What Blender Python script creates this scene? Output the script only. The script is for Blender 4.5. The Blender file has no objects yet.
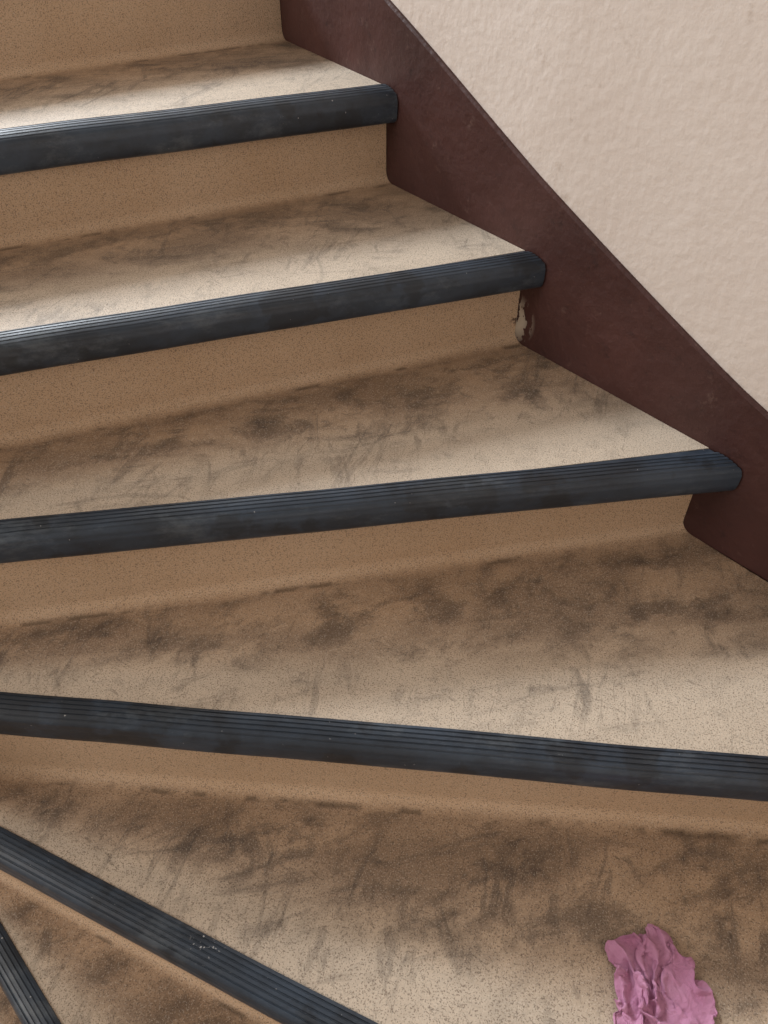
import bpy, bmesh, math, random
from mathutils import Vector, noise
random.seed(4)
scn = bpy.context.scene
scn.view_settings.view_transform = 'Standard'
scn.view_settings.look = 'None'

# ------------------------------------------------------------------ plan data (metres)
def Z(i): return 1.36 - 0.17 * i
WALL = [(-1.22,3.70),(-0.84,3.00),(-0.43,2.29),(-0.215,1.924),(0.005,1.562),(0.24,1.242),(0.507,0.915),
        (0.62,0.785),(0.83,0.53),(0.98,0.27),(1.07,0.0),(1.10,-0.4),(1.0,-0.9),(0.72,-1.35),(0.3,-1.65),(-0.2,-1.8)]
# rear edge of every nosing strip: (left/inner point, point towards the wall)
N = {
 -1: ((-1.33,1.756),(-0.44,2.28)),
  0: ((-1.15,1.390),(-0.226,1.977)),
  1: ((-0.95,1.162),(0.002,1.569)),
  2: ((-0.80,0.889),(0.2445,1.239)),
  3: ((-0.72,0.737),(0.513,0.916)),
  4: ((-0.70,0.620),(0.491,0.506)),
  5: ((-0.69,0.558),(-0.005,0.2537)),
  6: ((-0.69,0.539),(-0.444,0.294)),
  7: ((-0.70,0.50),(-0.25,-0.75)),
}
RR = {-1:(0.02,0.02),0:(0.040,0.040),1:(0.030,0.008),2:(0.022,-0.007),3:(0.032,-0.012),4:(0.024,0.008),5:(0.02,0.02),6:(0.02,0.02),7:(0.02,0.02)}
def V2(p): return Vector((p[0],p[1]))
def line(i, off=0.0):
    a,b = V2(N[i][0]), V2(N[i][1])
    d = (b-a).normalized()
    n = Vector((d.y,-d.x))      # towards lower steps
    return a+n*off, b+n*off
def rline(i, ex=0.0):           # riser plane
    a,b = V2(N[i][0]), V2(N[i][1])
    d = (b-a).normalized(); n = Vector((d.y,-d.x))
    return a+n*(RR[i][0]+ex), b+n*(RR[i][1]+ex)
def hit_wall(a,b,inset=0.0):
    d=(b-a).normalized()
    best=None
    for k in range(len(WALL)-1):
        p,q=V2(WALL[k]),V2(WALL[k+1]); e=q-p
        den=d.x*e.y-d.y*e.x
        if abs(den)<1e-9: continue
        w=p-a
        t=(w.x*e.y-w.y*e.x)/den
        s=(w.x*d.y-w.y*d.x)/den
        if t>0.2 and -1e-6<=s<=1+1e-6:
            if best is None or t<best[0]: best=(t,k,s)
    t,k,s=best
    return a+d*(t-inset), k+s
def link(ob,parent=None):
    scn.collection.objects.link(ob)
    if parent: ob.parent=parent
    return ob
def grid_mesh(name, rows, closed, mat, parent, cap=True, attr=None, smooth=True):
    me=bpy.data.meshes.new(name); bm=bmesh.new()
    vs=[[bm.verts.new(p) for p in r] for r in rows]
    n=len(rows); m=len(rows[0])
    for i in range(n if closed else n-1):
        r0,r1=vs[i],vs[(i+1)%n]
        for j in range(m-1):
            bm.faces.new((r0[j],r0[j+1],r1[j+1],r1[j]))
    if closed and cap:
        bm.faces.new([vs[i][0] for i in range(n)])
        bm.faces.new([vs[i][-1] for i in reversed(range(n))])
    bmesh.ops.recalc_face_normals(bm,faces=bm.faces)
    for f in bm.faces: f.smooth=smooth and len(f.verts)==4
    bm.to_mesh(me); bm.free()
    if attr:
        a=me.attributes.new('depthv','FLOAT','POINT')
        k=0
        for i in range(n):
            for j in range(m):
                a.data[k].value=attr[i]; k+=1
    me.materials.append(mat)
    ob=bpy.data.objects.new(name,me)
    return link(ob,parent)

# ------------------------------------------------------------------ materials
def lin(c):
    return tuple(((x/255)/12.92 if x/255<=0.04045 else ((x/255+0.055)/1.055)**2.4) for x in c)+(1,)
def newmat(name):
    m=bpy.data.materials.new(name); m.use_nodes=True
    nt=m.node_tree; b=nt.nodes['Principled BSDF']
    return m,nt,b
def nz(nt,co,scale,detail=3,rough=0.55,dist=0.0):
    n=nt.nodes.new('ShaderNodeTexNoise'); n.inputs['Scale'].default_value=scale
    n.inputs['Detail'].default_value=detail; n.inputs['Roughness'].default_value=rough
    n.inputs['Distortion'].default_value=dist
    nt.links.new(co,n.inputs['Vector']); return n.outputs['Fac']
def ramp(nt,fac,stops):
    r=nt.nodes.new('ShaderNodeValToRGB'); e=r.color_ramp.elements
    while len(e)<len(stops): e.new(0.5)
    for k,(p,c) in enumerate(stops):
        e[k].position=p; e[k].color=c if isinstance(c,tuple) else (c,c,c,1)
    nt.links.new(fac,r.inputs['Fac']); return r.outputs['Color']
def mix(nt,fac,a,b,mode='MIX'):
    m=nt.nodes.new('ShaderNodeMix'); m.data_type='RGBA'; m.blend_type=mode
    for s,v in ((m.inputs[0],fac),(m.inputs[6],a),(m.inputs[7],b)):
        if hasattr(v,'is_linked'): nt.links.new(v,s)
        else: s.default_value=v
    return m.outputs[2]
def math_(nt,op,a,b):
    m=nt.nodes.new('ShaderNodeMath'); m.operation=op
    for s,v in ((m.inputs[0],a),(m.inputs[1],b)):
        if hasattr(v,'is_linked'): nt.links.new(v,s)
        else: s.default_value=v
    return m.outputs[0]
def bump(nt,b,h,dist,strength=1.0):
    n=nt.nodes.new('ShaderNodeBump'); n.inputs['Distance'].default_value=dist; n.inputs['Strength'].default_value=strength
    nt.links.new(h,n.inputs['Height']); nt.links.new(n.outputs['Normal'],b.inputs['Normal'])
def objco(nt,scale=None,rot=None):
    t=nt.nodes.new('ShaderNodeTexCoord')
    if not scale: return t.outputs['Object']
    mp=nt.nodes.new('ShaderNodeMapping'); mp.inputs['Scale'].default_value=scale
    src=t.outputs['Object']
    if rot:
        m0=nt.nodes.new('ShaderNodeMapping'); m0.inputs['Rotation'].default_value=rot
        nt.links.new(src,m0.inputs['Vector']); src=m0.outputs['Vector']
    nt.links.new(src,mp.inputs['Vector']); return mp.outputs['Vector']
def near(nt,pt,r0,r1):
    t=nt.nodes.new('ShaderNodeTexCoord')
    d=nt.nodes.new('ShaderNodeVectorMath'); d.operation='DISTANCE'
    nt.links.new(t.outputs['Object'],d.inputs[0]); d.inputs[1].default_value=pt
    return ramp(nt,d.outputs['Value'],[(r0,1.0),(r1,0.0)])
CHIP=(0.234,1.249,0.893)

def lino_mat():
    m,nt,b=newmat('speckled_linoleum')
    co=objco(nt)
    at=nt.nodes.new('ShaderNodeAttribute'); at.attribute_name='depthv'
    v=at.outputs['Fac']
    base=mix(nt,ramp(nt,nz(nt,co,3.5,4),[(0.35,0.0),(0.65,1.0)]),lin((200,170,138)),lin((210,182,152)))
    worn_lit=ramp(nt,v,[(0.20,0.0),(0.65,1.0)])  # tread fronts: wear plus cool daylight painted in as lighter grey
    base=mix(nt,worn_lit,base,lin((204,188,168)))
    onlytread=ramp(nt,math_(nt,'ADD',v,0.5),[(0.47,0.03),(0.52,1.0)])
    painted_shade=ramp(nt,v,[(0.0,0.45),(0.38,0.38),(0.60,0.0)])  # shadow of the step above, painted brown on the tread rear
    base=mix(nt,math_(nt,'MULTIPLY',painted_shade,onlytread),base,lin((136,108,84)))
    def grime_and_shade(fac,lo,hi,amt,band,col):
        nonlocal base
        d=math_(nt,'MULTIPLY',ramp(nt,fac,[(lo,0.0),(hi,1.0)]),band)
        d=math_(nt,'MULTIPLY',d,onlytread)
        base=mix(nt,math_(nt,'MULTIPLY',d,amt),base,lin(col))
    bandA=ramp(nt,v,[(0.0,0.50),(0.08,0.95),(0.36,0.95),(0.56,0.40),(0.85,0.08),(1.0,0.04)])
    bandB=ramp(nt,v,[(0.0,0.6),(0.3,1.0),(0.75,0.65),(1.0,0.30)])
    # broad brown stain and small dark smudges deepening painted shade, then wiped / dripped streaks
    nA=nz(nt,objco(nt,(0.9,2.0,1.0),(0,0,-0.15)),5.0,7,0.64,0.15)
    grime_and_shade(nA,0.42,0.58,0.46,bandA,(80,63,52))
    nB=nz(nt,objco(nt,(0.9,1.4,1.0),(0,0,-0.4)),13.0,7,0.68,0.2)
    grime_and_shade(nB,0.49,0.62,0.56,bandA,(56,48,44))
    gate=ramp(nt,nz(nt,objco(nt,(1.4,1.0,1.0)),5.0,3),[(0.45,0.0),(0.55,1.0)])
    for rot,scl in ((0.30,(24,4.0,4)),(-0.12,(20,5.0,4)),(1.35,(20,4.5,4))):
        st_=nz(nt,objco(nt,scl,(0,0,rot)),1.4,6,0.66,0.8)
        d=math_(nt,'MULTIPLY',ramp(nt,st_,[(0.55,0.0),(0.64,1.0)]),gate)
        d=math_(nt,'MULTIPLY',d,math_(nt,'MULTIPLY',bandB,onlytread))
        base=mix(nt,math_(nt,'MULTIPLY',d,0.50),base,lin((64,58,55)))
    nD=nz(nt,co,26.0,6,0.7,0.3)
    grime_and_shade(nD,0.56,0.67,0.45,bandB,(74,67,62))
    # fine scratches / hair cracks
    for rt,sc_ in ((0.3,(70,7,20)),(-1.0,(55,9,20))):
        sc=nz(nt,objco(nt,sc_,(0,0,rt)),2.4,3,0.7,1.5)
        base=mix(nt,math_(nt,'MULTIPLY',ramp(nt,sc,[(0.635,0.0),(0.67,1.0)]),math_(nt,'MULTIPLY',onlytread,0.32)),base,lin((66,56,48)))
    # speckles
    s1=nz(nt,co,540,1.5,0.5); s2=nz(nt,objco(nt,(1.1,0.9,1.05)),480,1.5,0.5)
    base=mix(nt,math_(nt,'MULTIPLY',ramp(nt,s1,[(0.55,0.0),(0.64,1.0)]),0.60),base,lin((86,69,56)))
    base=mix(nt,math_(nt,'MULTIPLY',ramp(nt,s2,[(0.56,0.0),(0.68,1.0)]),0.28),base,lin((230,220,204)))
    # dark joint
    jl=ramp(nt,math_(nt,'ADD',v,0.5),[(0.485,0.0),(0.497,1.0),(0.505,1.0),(0.52,0.0)])
    jn=ramp(nt,nz(nt,co,14,3),[(0.52,0.0),(0.6,1.0)])
    base=mix(nt,math_(nt,'MULTIPLY',math_(nt,'MULTIPLY',jl,jn),0.55),base,lin((45,33,26)))
    ch=math_(nt,'MULTIPLY',near(nt,CHIP,0.006,0.014),ramp(nt,nz(nt,co,60,2),[(0.5,0.0),(0.53,1.0)]))
    base=mix(nt,ch,base,lin((60,34,32)))
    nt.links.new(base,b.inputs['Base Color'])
    b.inputs['Roughness'].default_value=0.62
    b.inputs['Specular IOR Level'].default_value=0.3
    bump(nt,b,math_(nt,'ADD',nz(nt,co,300,2),math_(nt,'MULTIPLY',nz(nt,co,12,3),3.0)),0.0012,0.6)
    return m
LINO=lino_mat()

def rubber_mat():
    m,nt,b=newmat('ribbed_rubber')
    co=objco(nt)
    c=mix(nt,ramp(nt,nz(nt,objco(nt,(0.7,1.2,1.2)),9,7,0.7),[(0.38,0.0),(0.62,1.0)]),lin((35,42,51)),lin((54,66,80)))
    c=mix(nt,math_(nt,'MULTIPLY',ramp(nt,nz(nt,objco(nt,(0.5,1.2,1.2)),12,8,0.75),[(0.53,0.0),(0.68,1.0)]),0.42),c,lin((112,120,126)))
    c=mix(nt,math_(nt,'MULTIPLY',ramp(nt,nz(nt,co,8,5,0.6),[(0.56,0.0),(0.60,1.0)]),0.55),c,lin((24,26,30)))
    sp=nz(nt,co,260,2,0.5); area_=near(nt,(-0.225,0.345,0.51),0.004,0.030)
    c=mix(nt,math_(nt,'MULTIPLY',ramp(nt,sp,[(0.64,0.0),(0.67,1.0)]),area_),c,lin((205,205,205)))
    sp=nz(nt,co,170,2,0.5)
    c=mix(nt,math_(nt,'MULTIPLY',ramp(nt,sp,[(0.76,0.0),(0.78,1.0)]),0.7),c,lin((190,190,190)))
    nt.links.new(c,b.inputs['Base Color'])
    r=ramp(nt,nz(nt,co,6,5),[(0.35,0.38),(0.65,0.56)])
    nt.links.new(r,b.inputs['Roughness'])
    b.inputs['Specular IOR Level'].default_value=0.55
    bump(nt,b,nz(nt,co,160,3),0.0006,0.5)
    return m
RUB=rubber_mat()

def paint_mat():
    m,nt,b=newmat('oxblood_gloss_paint')
    co=objco(nt)
    c=mix(nt,ramp(nt,nz(nt,co,5,5,0.6),[(0.3,0.0),(0.7,1.0)]),lin((64,39,36)),lin((82,52,48)))
    c=mix(nt,math_(nt,'MULTIPLY',ramp(nt,nz(nt,co,38,5,0.7),[(0.58,0.0),(0.72,1.0)]),0.5),c,lin((38,26,26)))
    c=mix(nt,math_(nt,'MULTIPLY',ramp(nt,nz(nt,co,26,6,0.8),[(0.60,0.0),(0.72,1.0)]),0.35),c,lin((136,112,104)))
    ch=math_(nt,'MULTIPLY',near(nt,CHIP,0.020,0.050),ramp(nt,nz(nt,objco(nt,(1,1,0.6)),48,4,0.6),[(0.50,0.0),(0.52,1.0)]))
    c=mix(nt,ch,c,lin((210,200,182)))
    nt.links.new(c,b.inputs['Base Color'])
    b.inputs['Roughness'].default_value=0.52
    b.inputs['Specular IOR Level'].default_value=0.35
    bump(nt,b,math_(nt,'ADD',nz(nt,co,60,3),math_(nt,'MULTIPLY',nz(nt,co,12,2),2.0)),0.003,0.6)
    return m
PAINT=paint_mat()

def plaster_mat():
    m,nt,b=newmat('painted_plaster')
    co=objco(nt)
    c=mix(nt,ramp(nt,nz(nt,co,2.5,5,0.6),[(0.3,0.0),(0.7,1.0)]),lin((228,216,207)),lin((234,224,216)))
    c=mix(nt,math_(nt,'MULTIPLY',ramp(nt,nz(nt,co,20,5,0.7),[(0.62,0.0),(0.72,1.0)]),0.32),c,lin((172,150,130)))
    nt.links.new(c,b.inputs['Base Color'])
    b.inputs['Roughness'].default_value=0.6
    h=math_(nt,'ADD',math_(nt,'MULTIPLY',nz(nt,co,70,3,0.5),1.0),math_(nt,'MULTIPLY',nz(nt,co,11,3,0.5),1.5))
    bump(nt,b,h,0.0034,0.42)
    return m
PLAS=plaster_mat()
def plain(name,c,r=0.6):
    m,nt,b=newmat(name); co=objco(nt)
    c2=tuple(x*0.8 for x in c[:3])+(1,)
    nt.links.new(mix(nt,nz(nt,co,20,4),c,c2),b.inputs['Base Color']); b.inputs['Roughness'].default_value=r
    return m

# ------------------------------------------------------------------ staircase
stair=bpy.data.objects.new('staircase',None); link(stair)
COLS=46
def row_at(a,b,z,inset=0.001):
    e,_=hit_wall(a,b,inset)
    return [Vector((a.x+(e.x-a.x)*t,a.y+(e.y-a.y)*t,z)) for t in [k/(COLS-1) for k in range(COLS)]]
def lerp(p,q,t): return p[0].lerp(q[0],t),p[1].lerp(q[1],t)
def rfar(i,ex):
    a,b=rline(i,ex); e,_=hit_wall(a,b); return a,e
for i in range(0,8):
    zb=Z(i-1); z=Z(i)
    A=rfar(i-1,0); F=rfar(i,-0.001); A2=rfar(i-1,-0.012)
    rows=[];att=[]
    def add(P,zz,a): rows.append(row_at(P[0],P[1],zz)); att.append(a)
    add(A,zb-0.004,-0.5); add(A,zb-0.05,-0.45); add(A,zb-0.10,-0.3)
    R=0.020 if i<6 else 0.012
    for k in range(8):
        ang=k/7*math.pi/2
        add(rfar(i-1,R*(1-math.cos(ang))),z+R*(1-math.sin(ang)),-0.06+0.06*k/7)
    C=rfar(i-1,R)
    for k in range(1,15):
        t=k/14; add(lerp(C,F,t),z,t)
    add(F,z-0.006,1)
    G=rfar(i,-0.006); add(G,z-0.012,1); add(G,z-0.19,1)
    add(A2,z-0.19,1); add(A2,zb-0.014,-0.5)
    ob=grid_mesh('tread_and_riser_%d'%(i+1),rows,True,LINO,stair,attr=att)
    mod=ob.modifiers.new('edges','EDGE_SPLIT'); mod.split_angle=math.radians(50)

# nosing strips
prof=[(0.0,0.0004),(0.0005,0.0024),(0.003,0.0032)]
nr=5; top0,top1=0.0045,0.0365
for k in range(nr):
    w=(top1-top0)/nr; s0=top0+w*k
    def dz(u): return -0.0085*((k+u)/nr)**2.2
    prof+= [(s0,0.0034+dz(0)),(s0+w*0.10,0.0020+dz(0.1)),(s0+w*0.28,0.0020+dz(0.28)),(s0+w*0.40,0.0034+dz(0.40)),(s0+w*0.95,0.0034+dz(0.95))]
prof+=[(0.0378,-0.0072),(0.0390,-0.0100),(0.0388,-0.0120),(0.0402,-0.0140),(0.0404,-0.020),(0.0402,-0.032),(0.0390,-0.041),(0.0365,-0.0465),(0.0325,-0.049),(0.030,-0.0485)]
for i in range(-1,8):
    rows=[]
    hs=1.12 if i==1 else 1.0; sw=1.10 if i<=1 else 1.0
    if i==0: sw=1.35; hs=0.80
    for s,dz_ in prof:
        a,b=line(i,s*sw); rows.append(row_at(a,b,Z(i)+dz_*hs,0.003))
    for ex,dz_ in ((0.0008,-0.046),(0.0006,-0.010),(0.0004,0.0004)):
        a,b=rline(i,ex); rows.append(row_at(a,b,Z(i)+dz_*hs,0.003))
    for r in rows:
        for j,p in enumerate(r):
            p.z+=0.0009*noise.noise(Vector((p.x*7,i*3.1,0)))
            p.y+=0.0020*noise.noise(Vector((p.x*5,i*5.7,4)))
    ob=grid_mesh('nosing_strip_%d'%(i+2),rows,True,RUB,stair)
    mod=ob.modifiers.new('edges','EDGE_SPLIT'); mod.split_angle=math.radians(48)

# inner string and newel (just outside the picture, left)
IN=[(N[i][0],Z(i)) for i in range(-1,5)]
def offl(p,d): return (p[0]-d,p[1]-d*0.25)
WOOD=plain('dark_painted_wood',lin((84,48,44)),0.45)
rows=[[],[],[],[]]
for (p,z) in IN:
    a=offl(p,0.004); b=offl(p,0.040)
    rows[0].append((a[0],a[1],z-0.26)); rows[1].append((a[0],a[1],z+0.03)); rows[2].append((b[0],b[1],z+0.03)); rows[3].append((b[0],b[1],z-0.26))
grid_mesh('inner_string',rows,True,WOOD,stair,smooth=False)
rows=[]
for r,z in [(0.055,0.0),(0.055,0.30),(0.048,0.32),(0.048,0.60),(0.055,0.62),(0.055,0.70),(0.040,0.72),(0.050,0.75),(0.044,0.785),(0.012,0.80)]:
    rows.append([(-0.765+r*math.cos(t/24*2*math.pi),0.545+r*math.sin(t/24*2*math.pi),z) for t in range(25)])
me=bpy.data.meshes.new('newel_post'); bm=bmesh.new()
vs=[[bm.verts.new(p) for p in r[:-1]] for r in rows]
for k in range(len(vs)-1):
    for j in range(24): bm.faces.new((vs[k][j],vs[k][(j+1)%24],vs[k+1][(j+1)%24],vs[k+1][j]))
bm.faces.new(vs[0][::-1]); bm.faces.new(vs[-1]); bm.to_mesh(me); bm.free(); me.materials.append(WOOD)
link(bpy.data.objects.new('newel_post',me),stair)

# ------------------------------------------------------------------ wall, skirting string, floor
def resample(poly):
    pts=[V2(p) for p in poly]; out=[]
    for k in range(len(pts)-1):
        n=max(2,int((pts[k+1]-pts[k]).length/0.04))
        for j in range(n):
            t=j/n
            out.append((k+t,pts[k].lerp(pts[k+1],t)))
    out.append((len(pts)-1.0,pts[-1])); return out
WP=resample(WALL)
def outward(k):
    a=WP[max(k-5,0)][1]; b=WP[min(k+5,len(WP)-1)][1]; d=(b-a).normalized(); return Vector((-d.y,d.x))
TOPH={-1:0.15,0:0.145,1:0.130,2:0.107,3:0.096,4:0.088,5:0.08,6:0.1,7:0.1}
KN=[]
for i in range(-1,8):
    a,b=line(i,0.02); e,s=hit_wall(a,b); KN.append((s,Z(i),TOPH[i]))
def arc(s):
    L=0; k=int(min(s,len(WALL)-1))
    for j in range(k): L+=(V2(WALL[j+1])-V2(WALL[j])).length
    if k<len(WALL)-1: L+=(V2(WALL[k+1])-V2(WALL[k])).length*(s-k)
    return L
KA=[(arc(s),z,h) for s,z,h in KN]
def stair_z(s):
    A=arc(s)
    if A<=KA[0][0]: return KA[0][1]+(KA[0][0]-A)*0.42, KA[0][2]
    for k in range(len(KA)-1):
        if KA[k][0]<=A<=KA[k+1][0]:
            t=(A-KA[k][0])/(KA[k+1][0]-KA[k][0]); return KA[k][1]*(1-t)+KA[k+1][1]*t, KA[k][2]*(1-t)+KA[k+1][2]*t
    return KA[-1][1],KA[-1][2]
TH=0.008
tops=[stair_z(s)[0]+stair_z(s)[1] for s,p in WP]
for _ in range(10): tops=[tops[0]]+[(tops[k-1]+tops[k]+tops[k+1])/3 for k in range(1,len(tops)-1)]+[tops[-1]]
rows=[[],[],[],[],[]]
for k,(s,p) in enumerate(WP):
    o=outward(k); zz=stair_z(s)[0]; top=tops[k]
    q=p+o*TH; h=p+o*0.003; zl=max(zz-0.30,0.0)
    rows[0].append((p.x,p.y,zl)); rows[1].append((p.x,p.y,top-0.004)); rows[2].append((h.x,h.y,top)); rows[3].append((q.x,q.y,top)); rows[4].append((q.x,q.y,zl))
grid_mesh('baseboard_right',rows,True,PAINT,None,smooth=True)
rows=[[],[],[],[]]
for k,(s,p) in enumerate(WP):
    o=outward(k); q=p+o*(TH+0.0005); w=p+o*0.20
    rows[0].append((q.x,q.y,0)); rows[1].append((q.x,q.y,3.6)); rows[2].append((w.x,w.y,3.6)); rows[3].append((w.x,w.y,0))
wl=grid_mesh('wall_right',rows,True,PLAS,None)
for o_ in (wl,bpy.data.objects['baseboard_right']):
    mod=o_.modifiers.new('edges','EDGE_SPLIT'); mod.split_angle=math.radians(30)
fl=bpy.data.meshes.new('floor')
fl.from_pydata([(-2.4,-2.4,-0.1),(1.6,-2.4,-0.1),(1.6,4.0,-0.1),(-2.4,4.0,-0.1),(-2.4,-2.4,0),(1.6,-2.4,0),(1.6,4.0,0),(-2.4,4.0,0)],[],[(3,2,1,0),(4,5,6,7),(0,1,5,4),(1,2,6,5),(2,3,7,6),(3,0,4,7)])
fl.materials.append(plain('floor_linoleum',lin((170,136,100)),0.6)); link(bpy.data.objects.new('floor',fl))

# ------------------------------------------------------------------ crumpled cloth (simulated drop)
CZ=Z(5)
cx,cy=0.337,0.262
n=72
verts=[];faces=[]
for a in range(n):
    for b_ in range(n):
        u0=2*a/(n-1)-1; w0=2*b_/(n-1)-1
        u=u0*math.sqrt(1-0.42*w0*w0)/2; w=w0*math.sqrt(1-0.42*u0*u0)/2
        q=Vector((u*2.9,w*2.3,6.3))
        ridge=1-abs(2*noise.noise(q*1.5+Vector((2,7,1))))
        z=0.024*noise.noise(q*1.2)+0.022*ridge**3+0.014*noise.noise(q*3.2+Vector((5,1,0)))+0.004*noise.noise(q*7)
        x2=u*0.112+0.022*noise.noise(q*1.8+Vector((9,3,1)))+0.011*noise.noise(q*4.2)+0.003*noise.noise(q*9)
        y2=w*0.175+0.022*noise.noise(q*1.8+Vector((3,8,4)))+0.011*noise.noise(q*4.2+Vector((4,4,4)))+0.003*noise.noise(q*9+Vector((1,1,5)))
        verts.append((x2,y2,z))
mx=(min(v[0] for v in verts)+max(v[0] for v in verts))/2; my=(min(v[1] for v in verts)+max(v[1] for v in verts))/2
mz=min(v[2] for v in verts)
verts=[(x-mx+cx,y-my+cy,z-mz+CZ+0.004) for x,y,z in verts]
for a in range(n-1):
    for b_ in range(n-1):
        faces.append((a*n+b_,(a+1)*n+b_,(a+1)*n+b_+1,a*n+b_+1))
me=bpy.data.meshes.new('cloth_src'); me.from_pydata(verts,[],faces)
src=link(bpy.data.objects.new('cloth_src',me))
pl=bpy.data.meshes.new('col'); pl.from_pydata([(cx-.3,cy-.3,CZ),(cx+.3,cy-.3,CZ),(cx+.3,cy+.3,CZ),(cx-.3,cy+.3,CZ)],[],[(0,1,2,3)])
plo=link(bpy.data.objects.new('col',pl)); plo.modifiers.new('c','COLLISION'); plo.collision.thickness_outer=0.002
plo.collision.cloth_friction=30
cm=src.modifiers.new('cl','CLOTH'); st=cm.settings
st.quality=5; st.mass=0.1; st.tension_stiffness=8; st.compression_stiffness=8; st.bending_stiffness=0.01; st.shear_stiffness=3
cm.collision_settings.use_self_collision=False
cm.collision_settings.distance_min=0.002; cm.collision_settings.collision_quality=2
cm.point_cache.frame_start=1; cm.point_cache.frame_end=40
import time; t0=time.time()
try:
    for f in range(1,7):
        scn.frame_set(f)
        if time.time()-t0>60: break
    dg=bpy.context.evaluated_depsgraph_get()
    nm=bpy.data.meshes.new_from_object(src.evaluated_get(dg))
except Exception as ex:
    print('cloth fail',ex); nm=me.copy()
bpy.data.objects.remove(src); bpy.data.objects.remove(plo)
scn.frame_set(1)
lo=min(v.co.z for v in nm.vertices)
for v in nm.vertices: v.co.z=CZ+0.0025+(v.co.z-lo)*0.85
nm.name='crumpled_cloth'; nm.materials.clear()
m,nt,b=newmat('pink_cotton'); co=objco(nt)
c=mix(nt,ramp(nt,nz(nt,co,25,4),[(0.3,0.0),(0.7,1.0)]),lin((190,130,162)),lin((206,150,180)))
nt.links.new(c,b.inputs['Base Color']); b.inputs['Roughness'].default_value=0.95
b.inputs['Sheen Weight'].default_value=0.1; b.inputs['Specular IOR Level'].default_value=0.03
bump(nt,b,math_(nt,'ADD',nz(nt,co,900,2),math_(nt,'MULTIPLY',nz(nt,co,150,3),2.0)),0.0016,0.9)
nm.materials.append(m)
for p in nm.polygons: p.use_smooth=True
cl=link(bpy.data.objects.new('crumpled_cloth',nm))
ss=cl.modifiers.new('s','SUBSURF'); ss.levels=1; ss.render_levels=2
so=cl.modifiers.new('t','SOLIDIFY'); so.thickness=0.0016

# ------------------------------------------------------------------ light
w=bpy.data.worlds.new('world'); scn.world=w; w.use_nodes=True
bg=w.node_tree.nodes['Background']; bg.inputs['Color'].default_value=(1.0,0.89,0.79,1); bg.inputs['Strength'].default_value=0.36
def area(name,loc,target,size,power,col):
    l=bpy.data.lights.new(name,'AREA'); l.shape='RECTANGLE'; l.size=size[0]; l.size_y=size[1]; l.energy=power; l.color=col
    o=link(bpy.data.objects.new(name,l)); o.location=loc
    o.rotation_euler=(Vector(target)-Vector(loc)).to_track_quat('-Z','Y').to_euler(); return o
area('window_daylight',(-3.2,5.0,4.2),(0.2,0.7,0.6),(0.85,0.9),375,(0.88,0.94,1.0))
area('added_wall_fill',(-3.4,0.0,2.3),(0.5,1.2,1.3),(1.3,1.3),50,(1.0,0.94,0.89))  # added fill lamp to brighten the wall, no actual window

cam=bpy.data.cameras.new('camera'); co_=link(bpy.data.objects.new('camera',cam))
co_.location=(0,0,1.58); co_.rotation_euler=(math.radians(47),0,0)
cam.lens=27.04; cam.sensor_width=36; cam.sensor_fit='AUTO'; cam.clip_start=0.02
scn.camera=co_
